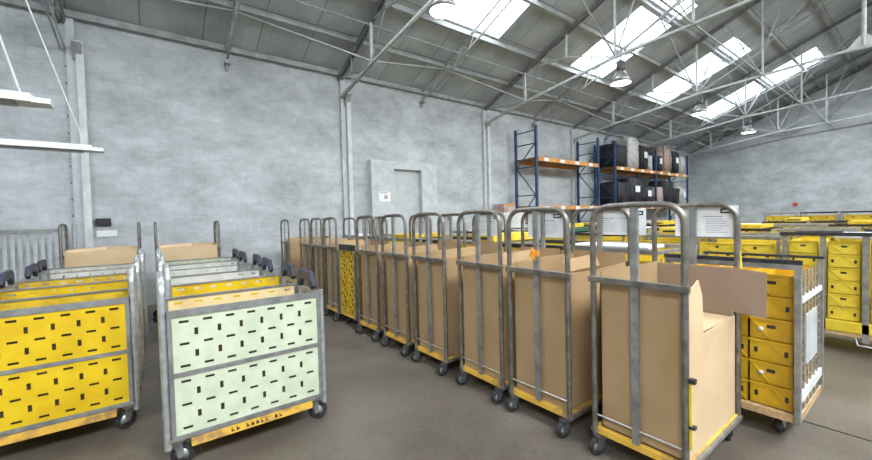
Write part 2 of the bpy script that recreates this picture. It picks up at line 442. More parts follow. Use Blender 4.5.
# conduit with black box and white card
r = empty('switch_box', (-.80, YW, .09)); 
MB().tube([(-.13, -.02, 4.2), (-.13, -.02, 1.66), (-.1, -.02, 1.62), (0, -.02, 1.62)], .009, 8).build('conduit', M['lampmetal'], r)
MB().box(-.0, .22, -.10, -.002, 1.55, 1.68).build('housing', M['ink'], r, .01)
tag(r, 'black switch box with thin conduit beside the left wall column', 'switch')
o = MB().box(-.80, -.50, YW - .02, YW - .001, 1.42, 1.54).build('wall_card', M['paper'])
tag(o, 'white paper card below the black switch box', 'sign')

# grey slatted fence panel against the wall
r = empty('mesh_fence')
a = MB(); a.bar((-6.0, 8.95, 1.56), (-1.22, 8.95, 1.56), .05, .06); a.bar((-6.0, 8.95, .2), (-1.22, 8.95, .2), .04, .04); build_each(a, 'rail', M['galv'], r)
a = MB(); a.tube([(-1.2, 8.95, 0), (-1.2, 8.95, 1.63)], .035); a.build('post', M['galv_light'], r)
a = MB(); a.tube([(-1.02, 8.85, 0), (-1.02, 8.85, 1.66)], .03); a.build('post', M['galv_light'], r)
a = MB()
k = -5.95
while k < -1.24: a.box(k, k + .045, 8.94, 8.96, .2, 1.55); k += .085
a.build('slats', M['paint_steel'], r)
tag(r, 'grey slatted fence panel standing by the left wall', 'fence')

# hanging strip lights
def strip(y, z, xr, lab):
    r = empty('strip_light', (xr, y, z))
    a = MB(); a.prism([(-.11, 0), (.11, 0), (.065, .075), (-.065, .075)], -3.6, -.03, 'yz'); a.prism([(-.09, .0), (.09, .0), (.05, .05), (-.05, .05)], -.03, .08, 'yz')
    a.build('fixture_body', M['white_plastic'], r)
    MB().box(-3.5, -.12, -.055, .055, -.02, 0).build('louvre', M['galv'], r)
    for q in (-.09, ):
        MB().tube([(q, 0, .05), (q - 1.1, 0, zr(y) - z - .05)], .008, 6).build('hanger_wire', M['white_plastic'], r)
    MB().tube([(-2.9, 0, .05), (-2.2, 0, zr(y) - z - .05)], .008, 6).build('hanger_wire', M['white_plastic'], r)
    tag(r, lab, 'ceiling light', 'hanging strip lights')
strip(6.6, 2.58, -.52, 'long white hanging strip light, the lower one by the wall')
strip(4.4, 2.60, -.68, 'short-looking white hanging strip light, upper left and nearer')

# high bay lamps
def make_lamp():
    r = empty('high_bay_lamp')
    MB().lathe([(.0, .55), (.07, .55), (.10, .50), (.10, .34), (.075, .30), (0.0, .30)], 20).build('ballast_housing', M['lampmetal'], r)
    MB().lathe([(.075, .30), (.12, .26), (.19, .14), (.235, 0), (.228, 0), (.18, .13), (.11, .25), (.07, .29)], 28).build('reflector', M['reflector'], r)
    MB().lathe([(0.0, -.02), (.12, -.015), (.225, .0), (.225, .01), (0, .02)], 24).build('lamp_glass', M['bulb'], r)
    MB().tube([(0, 0, .55), (0, 0, .72)], .012, 8).build('hanger', M['lampmetal'], r)
    return r
lamp = None
for i, (x, y, z) in enumerate([(4.0, 5.05, 5.16), (9.48, 4.9, 5.0), (14.67, 4.9, 5.0), (19.94, 4.9, 5.0)]):
    t = make_lamp() if lamp is None else copy_tree(lamp)
    lamp = t; t.location = (x, y - .1, z - .15)
    tag(t, 'round high-bay lamp hanging from the roof, %s' % ['nearest and largest, cut by the picture top', 'second from the camera, before a roof light', 'third from the camera', 'smallest and farthest'][i], 'ceiling light', 'high-bay lamps')
    ln = D.lights.new('high_bay_glow', 'SPOT'); ln.energy = 130; ln.color = (1, .9, .78); ln.shadow_soft_size = .2; ln.spot_size = 2.3; ln.spot_blend = .6
    lo = D.objects.new('high_bay_glow', ln); COL.objects.link(lo); lo.location = (x, y - .1, z - .19)

# ------------------------------------------------------------------ castors
def make_castor(parent, x, y, ang=.3, r=.062, z=0, light=False, dark=False):
    c = empty('castor', (x, y, z), ang); c.parent = parent
    top = r * 2 + .011
    k = MB(); k.box(-.04, .04, -.035, .035, top - .008, top)
    k.prism([(-.02, top), (.04, top), (.045, r - .01), (.015, r - .02)], -.028, -.022); k.prism([(-.02, top), (.04, top), (.045, r - .01), (.015, r - .02)], .022, .028)
    k.build('fork', M['lampmetal'] if dark else M['galv'], c)
    w = MB().lathe([(r * .62, -.016), (r * .9, -.017), (r, -.010), (r, .010), (r * .9, .017), (r * .62, .016)], 20, (.03, 0, r), 'y').build('wheel', M['rubber'], c)
    MB().lathe([(0, -.02), (.014, -.02), (.018, -.012), (r * .64, -.010), (r * .64, .010), (.018, .012), (.014, .02), (0, .02)], 18, (.03, 0, r), 'y').build('hub', M['galv_light'] if light else M['hub'], c)
    return c

# ------------------------------------------------------------------ tall roll cages
CW, CD, CH = .585, .91, 1.652       # width (Y), depth (X), height
def hoop_pts(x, y0, y1, zb, zt, r=.13, n=6):
    p = [(x, y0, zb), (x, y0, zt - r)]
    for k in range(1, n): a = math.pi / 2 * k / n; p.append((x, y0 + r - r * math.cos(a), zt - r + r * math.sin(a)))
    p.append((x, y0 + r, zt)); p.append((x, (y0 + y1) / 2, zt + .004)); p.append((x, y1 - r, zt))
    for k in range(1, n): a = math.pi / 2 * k / n; p.append((x, y1 - r + r * math.sin(a), zt - r + r * math.cos(a)))
    p += [(x, y1, zt - r), (x, y1, zb)]
    return p
def make_cage():
    r = empty('roll_cage')
    d = MB(); d.box(0.0, CD, .015, CW - .015, .128, .175); d.build('deck', M['deckyellow'], r, .004)
    d = MB(); d.box(-.012, CD + .012, -.005, .02, .14, .165); d.box(-.012, CD + .012, CW - .02, CW + .005, .14, .165)
    d
    build_each(d, 'deck_edge', M['galv'], r)
    for x, nm in ((0, 1), (CD, 2)):
        h = MB().tube(hoop_pts(x, .020, CW - .020, .13, CH, .115), .019, 10).build('hoop', M['cage_steel'], r)
        MB().box(x - .012, x + .012, CW / 2 - .022, CW / 2 + .022, .175, CH - .01).build('centre_post', M['galv'], r)
        s = -1 if nm == 1 else 1
        MB().box(x + s * .008 - .016, x + s * .008 + .016, -.008, CW + .008, 1.155, 1.195).build('mid_bar', M['cage_steel'], r, .004)
        MB().tube([(x, .02, .26), (x, CW - .02, .26)], .006, 6).build('thin_rod', M['chrome'], r)
    for x in (.03, CD - .08):
        for y in (.05, CW - .06): make_castor(r, x - .03, y, random.uniform(-.6, .6) + (math.pi if x < .1 else 0), .058, 0, False, True)
    return r
def open_box(mb, x0, x1, y0, y1, z0, h, t=.007):
    # h: heights at the four walls: x0 wall, x1 wall, y0 wall, y1 wall
    mb.box(x0, x0 + t, y0, y1, z0, h[0]); mb.box(x1 - t, x1, y0, y1, z0, h[1])
    mb.prism([(x0 + t, z0), (x1 - t, z0), (x1 - t, h[2]), ((x0 + x1) / 2, h[2] + random.uniform(-.02, .01)), (x0 + t, h[2] - .01)], y0, y0 + t)
    mb.prism([(x0 + t, z0), (x1 - t, z0), (x1 - t, h[3]), ((x0 + x1) / 2, h[3] + random.uniform(-.01, .02)), (x0 + t, h[3] - .01)], y1 - t, y1)
    mb.box(x0 + t, x1 - t, y0 + t, y1 - t, z0, z0 + t)

X1 = 2.36
rowY = [.83, 1.57, 2.22, 2.99, 3.70, 4.42, 5.74, 6.37, 6.99, 8.32]
names = ['nearest the camera, around a cut-open box', 'second from the camera, orange tag on it', 'third from the camera', 'fourth from the camera', 'fifth from the camera',
         'sixth from the camera', 'just beyond the yellow-faced cart', 'second beyond the yellow-faced cart', 'third beyond the yellow-faced cart',
         'last in the row, standing apart by the wall']
bnames = ['', 'second tall cage', 'third tall cage', 'fourth tall cage', 'fifth tall cage', 'sixth tall cage', 'cage just beyond the yellow-faced cart',
          'second cage beyond the yellow-faced cart', 'third cage beyond the yellow-faced cart', 'last cage of the long row']
cage = make_cage(); base = cage
def cardbox(x, y, lab, group='cardboard liners in the tall cages', mat='card', hs=None):
    mb = MB(); h = hs or (1.165, 1.28 + random.uniform(-.03, .03), 1.19, 1.24)
    open_box(mb, x + .03, x + CD - .03, y + .045, y + CW - .045, .176, h)
    o = mb.build('cardboard_box', M[mat])
    tag(o, lab, 'box', group)
    # loose flap leaning out at the far side
    f = MB(); f.add([(x + .05, y + .06, 1.19), (x + .5, y + .06, 1.20), (x + .5, y + .10, 1.29), (x + .05, y + .10, 1.27)], [(0, 1, 2, 3)])
    f.add([(x + .05, y + .065, 1.19), (x + .5, y + .065, 1.20), (x + .5, y + .105, 1.29), (x + .05, y + .105, 1.27)], [(3, 2, 1, 0)])
    f.build('flap', M[mat], o, fixn=False)
    return o
for i, y in enumerate(rowY):
    c = base if i == 0 else copy_tree(base)
    c.location = (X1, y, 0)
    if i: c.rotation_euler.z = random.uniform(-.02, .02)
    tag(c, 'tall steel roll cage, ' + names[i], 'roll cage', 'tall roll cages in the long row')
    if i: cardbox(X1, y, 'plain brown cardboard box inside the ' + bnames[i])
# yellow straps on the nearest cage
s = MB(); s.box(-.006, .006, -.012, .0, .28, .66); s.build('yellow_strap', M['yellow3'], base)
s = MB(); s.box(-.012, .02, -.03, 0, .655, .68); s.box(-.012, .02, -.03, 0, .40, .415); s.build('strap_buckle', M['black'], base)
s = MB(); s.bar((CD, .00, 1.2), (CD + .01, .02, 1.5), .012, .022); s.build('yellow_strap', M['yellow3'], base)

# the cut-open box of the nearest cage
x, y = X1, rowY[0]
mb = MB(); t = .008
xa, xb, ya, yb = x + .03, x + CD - .03, y + .035, y + CW - .05
mb.box(xa, xa + t, ya, yb, .176, 1.165); mb.box(xb - t, xb, ya, yb, .176, 1.21); mb.box(xa, xb, yb - t, yb, .176, 1.22); mb.box(xa, xb, ya, yb, .176, .185)
o = mb.build('cardboard_box', M['card'])
tag(o, 'large cardboard box with one side cut down, in the nearest cage', 'box', 'cardboard liners in the tall cages')
MB().prism([(xa, .176), (xb, .176), (xb, .875), (xa + .27, .86), (xa + .25, 1.10), (xa + .19, 1.20), (xa + .12, 1.17), (xa, 1.155)], ya, ya - t).build('side_wall', M['card2'], o)
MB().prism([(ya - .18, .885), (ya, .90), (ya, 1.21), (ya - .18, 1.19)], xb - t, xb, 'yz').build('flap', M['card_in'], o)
mb = MB(); mb.box(xa + .26, xb - .02, ya + .01, ya + .34, .86, .868); mb.build('folded_flap', M['card2'], o)
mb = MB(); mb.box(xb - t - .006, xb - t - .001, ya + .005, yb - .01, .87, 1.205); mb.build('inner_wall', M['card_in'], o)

o = MB().prism([(-.03, .045), (.0, .03), (.035, .05), (.028, .01), (.045, -.03), (.01, -.02), (-.02, -.045), (-.025, -.005), (-.045, .01)], -.006, .006, 'yz').prism([(-.015, .03), (.02, .035), (.03, -.02), (-.01, -.03)], -.016, -.007, 'yz').build('orange_tag', M['orangetag'], None, .003)
o.location = (X1 - .032, rowY[1] + .29, 1.31); o.rotation_euler = (.3, .0, .1)
tag(o, 'small orange plastic tag tied to the second cage from the camera', 'tag')

# printed sheets hung on the far hoops
def sheet(y0, y1, z0, z1, x, lab):
    o = MB().box(x - .002, x + .002, y0, y1, z0, z1).build('printed_sheet', M['paper'])
    tag(o, lab, 'printed sheet', 'white printed sheets above the cages')
    w = y1 - y0; h = z1 - z0
    MB().box(x - .004, x - .0025, y0 + w * .05, y0 + w * .26, z1 - h * .25, z1 - h * .09).build('black_title_block', M['ink'], o)
    MB().box(x - .005, x - .0043, y0 + w * .08, y0 + w * .23, z1 - h * .20, z1 - h * .14).build('title_lettering', M['paper'], o)
    L = MB()
    for k in range(2):
        L.box(x - .004, x - .0025, y0 + w * (.95 - k * .42) - w * .30, y0 + w * (.95 - k * .42), z1 - h * .36, z1 - h * .335)
    for k in range(7):
        zz = z1 - h * (.44 + k * .07)
        for q in range(2):
            L.box(x - .004, x - .003, y0 + w * (.95 - q * .46) - w * random.uniform(.22, .38), y0 + w * (.95 - q * .46), zz, zz + h * .012)
    L.build('print_lines', M['greyink'], o)
XS = X1 + CD + .0235
for i, (yy, w) in enumerate([(.85, .40), (1.47, .42), (2.26, .44), (3.12, .38), (4.0, .35), (4.55, .40), (5.80, .5)]):
    sheet(yy, yy + w, 1.42 if i < 2 else 1.38, 1.645, XS, 'white printed sheet with black title block, %s from the camera' % ordw(i))

# ------------------------------------------------------------------ yellow crate carts
def rib_panel(w, h, nx, nz, t=.02):
    # moulded panel in the YZ plane facing -X
    mb = MB(); mb.box(0, t, 0, w, 0, h)
    a = MB()
    cw, ch = w / nx, h / nz
    for i in range(nx):
        for k in range(nz):
            y0, z0 = i * cw, k * ch
            a.bar((-.006, y0 + .02, z0 + .015), (-.006, y0 + cw - .02, z0 + ch - .015), .012, .016, (1, 0, 0))
            a.bar((-.006, y0 + cw - .02, z0 + .015), (-.006, y0 + .02, z0 + ch - .015), .012, .016, (1, 0, 0))
    for i in range(nx + 1): a.box(-.014, 0, i * cw - (.02 if i else 0), i * cw + (.02 if i < nx else 0), 0, h)
    for k in range(nz + 1): a.box(-.014, 0, 0, w, k * ch - (.015 if k else 0), k * ch + (.015 if k < nz else 0))
    s = MB()
    for i in range(nx):
        for k in range(nz):
            y0, z0 = i * cw, k * ch
            for dy, dz in ((.2, .5), (.8, .5), (.5, .18), (.5, .82)):
                yy, zz = y0 + cw * dy, z0 + ch * dz
                s.box(-.002, .0005, yy - .018, yy + .018, zz - .016, zz + .016)
    return mb, a, s

def make_yellow_cart(mats, w=.86, d=.80, h=1.20):
    r = empty('crate_cart')
    MB().box(0, d, 0, w, .15, .20).build('deck', M['wood'], r)
    fr = MB()
    for xx in (0, d):
        for yy in (0, w): fr.box(xx - .016, xx + .016, yy - .016, yy + .016, .15, h + .06)
    build_each(fr, 'corner_post', M['galv'], r)
    for x0, flip in ((.02, 1), (d - .02, -1)):
        a, b, s = rib_panel(w - .05, h - .26, 2, 3)
        for k, mb in enumerate((a, b, s)):
            mb.v = [(x0 + (vx if flip == 1 else -vx), vy + .025, vz + .24) for vx, vy, vz in mb.v]
        p = a.build('yellow_panel', M[mats[0]], r); b.build('moulded_ribs', M[mats[0]], p); s.build('slot_holes', M['ink'], p)
    for y0 in (0, w):
        q = MB()
        for zz in (.45, .75, 1.05): q.bar((0, y0, zz), (d, y0, zz), .012, .012)
        for k in range(1, 7): q.bar((d * k / 7, y0, .2), (d * k / 7, y0, h), .008, .008)
        q.build('side_mesh', M['galv'], r)
    b = MB()
    b.box(-.025, .025, -.03, w + .03, h + .04, h + .085); b.box(d - .025, d + .025, -.03, w + .03, h + .04, h + .085)
    build_each(b, 'top_bar', M[mats[1]], r, .006)
    c = MB(); c.box(-.0, d, -.012, .012, h + .04, h + .07); c.box(0, d, w - .012, w + .012, h + .04, h + .07); build_each(c, 'side_rail', M['galv'], r)
    # moulded yellow inner trays, pale top visible from above
    c = MB(); open_box(c, .06, d - .06, .04, w - .04, .21, (h - .06,) * 4, .012); c.box(.08, d - .08, .06, w - .06, h - .25, h - .23)
    c.build('liner', M[mats[0]], r)
    for xx in (.10, d - .10):
        for yy in (.10, w - .10): make_castor(r, xx - .03, yy, random.uniform(-.5, .5), .058)
    return r

protos = []
for k, mats in enumerate([('yellow2', 'black'), ('yellow3', 'galv'), ('yellow3', 'black')]):
    protos.append(make_yellow_cart(mats))
used = [0, 0, 0]
rows = [(3.47, [1.48, 2.42, 3.36, 4.30, 5.25, 6.20, 7.15], 'first row'),
        (6.15, [1.20, 2.16, 3.12, 4.08, 5.04, 6.00, 6.96], 'second row'),
        (8.6, [-.2, .8, 1.8, 2.8, 3.8, 4.8, 5.8, 6.8], 'third row'),
        (11.2, [-.5, .5, 1.5, 2.5, 3.5, 4.5, 5.5, 6.5], 'fourth row'),
        (14.2, [.2, 1.2, 2.2, 3.2, 4.2, 5.2, 6.2], 'fifth row'),
        (18.5, [-.9, .1, 1.1, 2.1, 3.1], 'farthest row')]
cargo = []
for ri, (rx, ys, rl) in enumerate(rows):
    for yi, yy in enumerate(ys):
        k = (ri + yi * 2 + (ri * yi) % 2) % 3
        if ri == 0: k = (1, 2, 1, 0)[yi % 4]
        c = protos[k] if not used[k] else copy_tree(protos[k]); used[k] = 1
        c.location = (rx + random.uniform(-.06, .06), yy, 0); c.rotation_euler.z = random.uniform(-.025, .025)
        if ri == 5: c.scale = (1, 1, 1.18)
        col_ = ['dull yellow', 'lemon yellow', 'lemon yellow'][k]; bar_ = ['black', 'grey', 'black'][k]
        tag(c, '%s cart with %s top bars, %s from the right, %s past the cages' % (col_, bar_, ordw(yi), rl), 'cart', 'yellow carts in rows behind the tall cages')
        if (ri + yi) % 2 == 0 and ri < 5: cargo.append((c.location.x, yy, ri, yi, rl))
# things lying on the carts
for n, (cx, cy, ri, yi, rl) in enumerate(cargo):
    top = 1.285
    kind = n % 3
    if kind == 0:
        mb = MB(); mb.box(cx - .02, cx + .30, cy + .04, cy + .80, top, top + .03)
        o = mb.build('folded_white_sack', M['paper'], None, .012)
        nm = 'flat folded white sack'
    elif kind == 1:
        mb = MB(); mb.box(cx - .03, cx + .82, cy + .05, cy + .40, top, top + .10); o = mb.build('yellow_tray', M['yellow3'], None, .008)
        m2 = MB(); m2.box(cx - .032, cx - .03, cy + .10, cy + .35, top + .03, top + .06); m2.build('tray_slot', M['ink'], o)
        nm = 'shallow yellow tray'
    else:
        mb = MB(); mb.box(cx - .03, cx + .82, cy + .10, cy + .62, top, top + .07); o = mb.build('closed_crate', M['darkgreen'] if n % 4 == 1 else M['yellow2'], None, .01)
        nm = 'low closed crate'
    tag(o, '%s lying on the %s cart of the %s past the cages' % (nm, ordw(yi), rl), 'cargo', 'goods on top of the yellow carts')

# nearest crate cart with stacked letter trays, mesh side toward the aisle
nc = empty('mesh_sided_cart', (3.47, .57, 0))
w, d, h = .80, .80, 1.175
MB().box(-.01, d + .01, -.01, w, .14, .195).build('deck', M['wood'], nc, .004)
fr = MB()
for xx in (0, d):
    fr.box(xx - .025, xx + .025, -.016, .016, .15, h + .03); fr.box(xx - .02, xx + .02, w - .016, w + .016, .15, h + .03)
build_each(fr, 'corner_post', M['galv'], nc)
MB().box(-.02, .02, -.02, w + .02, h + .02, h + .055).build('front_rail', M['galv'], nc)
build_each(MB().box(-.012, .02, -.02, w + .03, h + .055, h + .085).box(d - .02, d + .02, -.02, w, h + .03, h + .05), 'black_rail', M['black'], nc)
q = MB()
for xx in (0.05, .17, .29, .41, .53, .65, .75): q.bar((xx, 0, .2), (xx, 0, h), .012, .01)
for zz in [.2 + .065 * k for k in range(15)]: q.bar((0.02, 0, zz), (d, 0, zz), .006, .006)
q.build('side_mesh', M['galv'], nc)
MB().box(.03, d - .03, -.012, .012, .96, 1.0).build('pale_cross_rail', M['white_plastic'], nc)
MB().box(.03, d - .03, -.014, .012, .28, .34).build('pale_cross_rail', M['white_plastic'], nc)
MB().box(.22, .60, -.008, .0, .50, .86).build('plate', M['paint_steel'], nc)
for xx in (.12, d - .12):
    for yy in (.12, w - .12): make_castor(nc, xx - .03, yy, random.uniform(-.5, .5), .06)
tag(nc, 'steel cart with mesh side and stacked yellow trays, right of the nearest cage', 'cart')

def make_tray(kind, w, h, L, mat):
    body = MB(); t = .006
    body.box(0, L, 0, w, 0, t); body.box(0, t, 0, w, 0, h); body.box(L - t, L, 0, w, 0, h); body.box(0, L, 0, t, 0, h); body.box(0, L, w - t, w, 0, h)
    body.box(-.008, 0, 0, w, h - .016, h - .002)
    o = body.build('letter_tray', M[mat])
    rb = MB(); c = w / 2
    if kind == 'V': rb.bar((-.004, c, .004), (-.004, .01, h - .016), .008, .008, (1, 0, 0)); rb.bar((-.004, c, .004), (-.004, w - .01, h - .016), .008, .008, (1, 0, 0))
    else: rb.bar((-.004, c, h - .018), (-.004, .01, .006), .008, .008, (1, 0, 0)); rb.bar((-.004, c, h - .018), (-.004, w - .01, .006), .008, .008, (1, 0, 0))
    rb.build('cross_rib', M[mat], o)
    if kind == 'V': MB().box(-.002, .0, c - .024, c + .024, h * .55, h * .70).build('handle_slot', M['ink'], o)
    else:
        build_each(MB().box(-.002, .0, .03, .05, h * .38, h * .62).box(-.002, .0, w - .05, w - .03, h * .38, h * .62), 'handle_slot', M['ink'], o)
    return o
def stack(cx, ys, z0, n, w, h, L, mat, where, colname):
    protoV = {}
    for ci, yy in enumerate(ys):
        for k in range(n):
            kd = 'V' if (k % 2) else 'A'
            o = copy_tree(protoV[kd]) if kd in protoV else make_tray(kd, w, h, L, mat)
            protoV[kd] = o
            o.location = (cx + random.uniform(-.004, .004), yy + random.uniform(-.003, .003), z0 + k * (h + .001))
            tag(o, 'yellow tray, %s from the bottom, %s, %s' % (ordw(k), colname[ci], where), 'tray', 'yellow trays stacked in carts')
            if kd == 'A' and ci == 0 and 'aisle' in where:
                pass
stack(3.47 + .03, [.57 + .022, .57 + .272, .57 + .522], 1.97/10, 6, .247, .158, .70, 'amber', 'mesh-sided cart', ['right column', 'middle column', 'left column'])
# white round stickers on a few trays
for k in (1, 3, 4):
    o = MB().lathe([(0, 0), (.016, 0), (.016, .002), (0, .002)], 12).build('round_sticker', M['paper'])
    o.rotation_euler = (0, -math.pi / 2, 0); o.location = (3.487, .57 + .20, .197 + k * .159 + .08)
    tag(o, 'round white sticker on the right tray column, %s tray from the bottom' % ordw(k), 'sticker', 'round white stickers')

# right-hand tray cart farther back
rc = empty('tray_cart', (6.10, -.18, 0)); w = 1.30; d = .8
MB().box(-.02, d, 0, w, .20, .24).build('deck', M['wood'], rc)
MB().box(-.03, d, -.0, w, .24, .36).build('yellow_base', M['yellow3'], rc, .01)
fr = MB()
for yy in (0, .325, .65, .975, 1.30): fr.box(-.03, .0, yy - .025, yy + .025, .15, 1.3)
for yy in (0, 1.3): fr.box(d - .03, d, yy - .02, yy + .02, .15, 1.3)
build_each(fr, 'post', M['galv'], rc)
build_each(MB().box(-.05, .02, -.04, w + .04, 1.30, 1.34).box(d - .03, d + .03, -.04, w + .04, 1.28, 1.32), 'top_bar', M['black'], rc)
MB().tube([(-.06, .35, .2), (-.10, .37, .13), (-.10, .70, .13), (-.06, .72, .2)], .012, 8).build('foot_bar', M['galv'], rc)
for xx in (.12, d - .12):
    for yy in (.12, w - .12): make_castor(rc, xx - .03, yy, .2, .058, .05 * 0)
# raise castors up to the deck with blocks
build_each(MB().box(.06, .2, .06, .2, .14, .2).box(.06, .2, w - .2, w - .06, .14, .2).box(d - .2, d - .06, .06, .2, .14, .2).box(d - .2, d - .06, w - .2, w - .06, .14, .2), 'castor_block', M['black'], rc)
tag(rc, 'long dark-barred cart of stacked yellow trays at the right picture edge', 'cart')
stack(6.13, [-.18 + .04, -.18 + .365, -.18 + .69, -.18 + 1.015], .361, 6, .255, .145, .72, 'yellow3', 'tray cart at picture edge', ['rightmost column', 'third column from the left', 'second column from the left', 'leftmost column'])
o = MB().box(6.2, 6.75, -.2, .72, 1.26, 1.32).build('folded_white_sack', M['paper'], None, .02)
tag(o, 'flat white folded sack on the tray cart at the right edge', 'cargo')

# narrow yellow-faced cart within the cage row
yc = empty('yellow_faced_cart', (X1, 5.10, 0)); w = .56; d = .88; h = 1.16
MB().box(0, d, 0, w, .15, .20).build('deck', M['deckyellow'], yc)
fr = MB()
for xx in (0, d):
    for yy in (0, w): fr.box(xx - .016, xx + .016, yy - .016, yy + .016, .15, h)
build_each(fr, 'corner_post', M['galv'], yc)
a, b, s = rib_panel(w - .04, h - .22, 2, 5)
for mb in (a, b, s): mb.v = [(vx + .012, vy + .02, vz + .21) for vx, vy, vz in mb.v]
p = a.build('yellow_panel', M['yellow2'], yc); b.build('moulded_ribs', M['yellow2'], p); s.build('slot_holes', M['ink'], p)
MB().box(-.03, .03, .04, w - .04, h, h + .09).build('black_handle', M['black'], yc, .01)
build_each(MB().box(-.02, d, -.01, .01, h - .03, h).box(-.02, d, w - .01, w + .01, h - .03, h).box(d - .02, d, 0, w, h - .03, h), 'rim_bar', M['galv_light'], yc)
c = MB(); open_box(c, .05, d - .04, .03, w - .03, .205, (h - .04,) * 4, .012); c.build('liner', M['yellow2'], yc)
for xx in (.10, d - .10):
    for yy in (.08, w - .08): make_castor(yc, xx - .03, yy, .4)
tag(yc, 'narrow yellow-faced cart with black handle standing in the row of tall cages', 'cart')

# ------------------------------------------------------------------ low panel carts on the left
def slot_panel(x0, x1, z0, z1, y, t=.012, px=.133, pz=.066):
    """sheet in the XZ plane with real slots: rows of flat slots alternate with rows of upright slots"""
    rects = []; W = x1 - x0; Hh = z1 - z0
    nx = max(3, round(W / px)); dx = W / nx
    nr = 5; dz = Hh / nr
    for r_ in range(nr):
        zc = z0 + dz * (r_ + .5)
        if r_ % 2 == 0:
            for k in range(nx): xc = x0 + dx * (k + .5); rects.append((xc - .027, xc + .027, zc - .009, zc + .009))
        else:
            for k in range(1, nx): xc = x0 + dx * k; rects.append((xc - .011, xc + .011, zc - .024, zc + .024))
    xs = sorted({round(v, 5) for q in rects for v in q[:2]} | {round(x0, 5), round(x1, 5)})
    zs = sorted({round(v, 5) for q in rects for v in q[2:]} | {round(z0, 5), round(z1, 5)})
    bm = bmesh.new(); V = {}
    def g(i, k, q):
        if (i, k, q) not in V: V[i, k, q] = bm.verts.new((xs[i], y + (q - .5) * t, zs[k]))
        return V[i, k, q]
    nX, nZ = len(xs) - 1, len(zs) - 1
    def solid(i, k):
        if not (0 <= i < nX and 0 <= k < nZ): return False
        xc, zc = (xs[i] + xs[i + 1]) / 2, (zs[k] + zs[k + 1]) / 2
        return not any(a < xc < b and c < zc < d_ for a, b, c, d_ in rects)
    for i in range(nX):
        for k in range(nZ):
            if not solid(i, k): continue
            bm.faces.new((g(i, k, 0), g(i + 1, k, 0), g(i + 1, k + 1, 0), g(i, k + 1, 0)))
            bm.faces.new((g(i, k + 1, 1), g(i + 1, k + 1, 1), g(i + 1, k, 1), g(i, k, 1)))
            if not solid(i - 1, k): bm.faces.new((g(i, k, 0), g(i, k + 1, 0), g(i, k + 1, 1), g(i, k, 1)))
            if not solid(i + 1, k): bm.faces.new((g(i + 1, k, 1), g(i + 1, k + 1, 1), g(i + 1, k + 1, 0), g(i + 1, k, 0)))
            if not solid(i, k - 1): bm.faces.new((g(i, k, 1), g(i + 1, k, 1), g(i + 1, k, 0), g(i, k, 0)))
            if not solid(i, k + 1): bm.faces.new((g(i, k + 1, 0), g(i + 1, k + 1, 0), g(i + 1, k + 1, 1), g(i, k + 1, 1)))
    return bm
def bm_obj(name, bm, mat, parent):
    me = D.meshes.new(name); bm.to_mesh(me); bm.free(); me.materials.append(mat)
    o = D.objects.new(name, me); COL.objects.link(o); o.parent = parent; return o

LW, LD, LH = 1.03, .56, 1.05
def make_low_cart(front, back, deck='deckyellow', tall_left=1.25):
    r = empty('panel_cart')
    MB().box(.125, LW - .10, -.004, LD, .135, .197).build('deck', M[deck], r, .004)
    build_each(MB().box(0, LW, -.006, .03, .198, .218).box(0, LW, LD - .03, LD + .006, .198, .218), 'deck_rail', M['galv'], r)
    MB().tube(hoop_pts(0.0, .02, LD - .02, .15, tall_left, .1), .022, 10, 1).build('end_hoop', M['galv_light'], r)
    MB().box(-.012, .012, LD / 2 - .02, LD / 2 + .02, .2, tall_left - .02).build('centre_post', M['galv_light'], r)
    MB().tube([(LW, .01, .15), (LW, .01, LH + .01)], .019, 8).build('corner_post', M['galv_light'], r)
    MB().tube([(LW, LD - .01, .15), (LW, LD - .01, LH + .10)], .019, 8).build('corner_post', M['galv_light'], r)
    cp = MB(); cp.prism([(LD - .42, LH + .02), (LD - .34, LH + .13), (LD - .06, LH + .14), (LD, LH + .09), (LD, LH - .0), (LD - .05, LH - .03), (LD - .12, LH + .05), (LD - .30, LH + .05), (LD - .36, LH - .02)], LW - .022, LW + .022, 'yz')
    cp.build('handle_grip', M['cap'], r, .012)
    MB().bar((LW, .02, LH - .03), (LW, LD - .02, LH - .03), .022, .03).build('end_rail', M['galv'], r)
    q = MB()
    for k in range(1, 5): q.bar((LW, LD * k / 5, .2), (LW, LD * k / 5, LH - .04), .008, .008)
    for zz in (.42, .63, .84): q.bar((LW, .02, zz), (LW, LD - .02, zz), .008, .008)
    q.build('end_mesh', M['galv'], r)
    for yy, mat, s in ((0, front, -1), (LD, back, 1)):
        f = MB(); tb = .045 if s < 0 else .014
        if front is None and s < 0: continue
        f.box(.02, LW - .02, yy - .014, yy + .014, LH - tb, LH); f.box(.02, LW - .02, yy - .014, yy + .014, .615, .645); f.box(.02, LW - .02, yy - .014, yy + .014, .205, .235)
        f.box(.02, .045, yy - .0125, yy + .0125, .206, LH - .001); f.box(LW - .045, LW - .02, yy - .0125, yy + .0125, .206, LH - .001)
        f.build('panel_frame', M['galv'], r)
        if mat is None: continue
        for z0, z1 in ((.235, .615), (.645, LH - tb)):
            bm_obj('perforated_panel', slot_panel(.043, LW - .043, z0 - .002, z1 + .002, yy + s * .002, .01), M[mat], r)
            if s < 0: MB().box(.05, LW - .05, yy - s * .012 - .002, yy - s * .012 + .002, z0, z1).build('slot_shade_sheet', M['slotdark'], r)  # added dark sheet, stands for the shade inside the cart behind the slots
    for xx in (.08, LW - .03):
        for yy in (.09, LD - .09): make_castor(r, xx - .03, yy, random.uniform(-.5, .5), .072, 0, True)
    return r
specs = {}
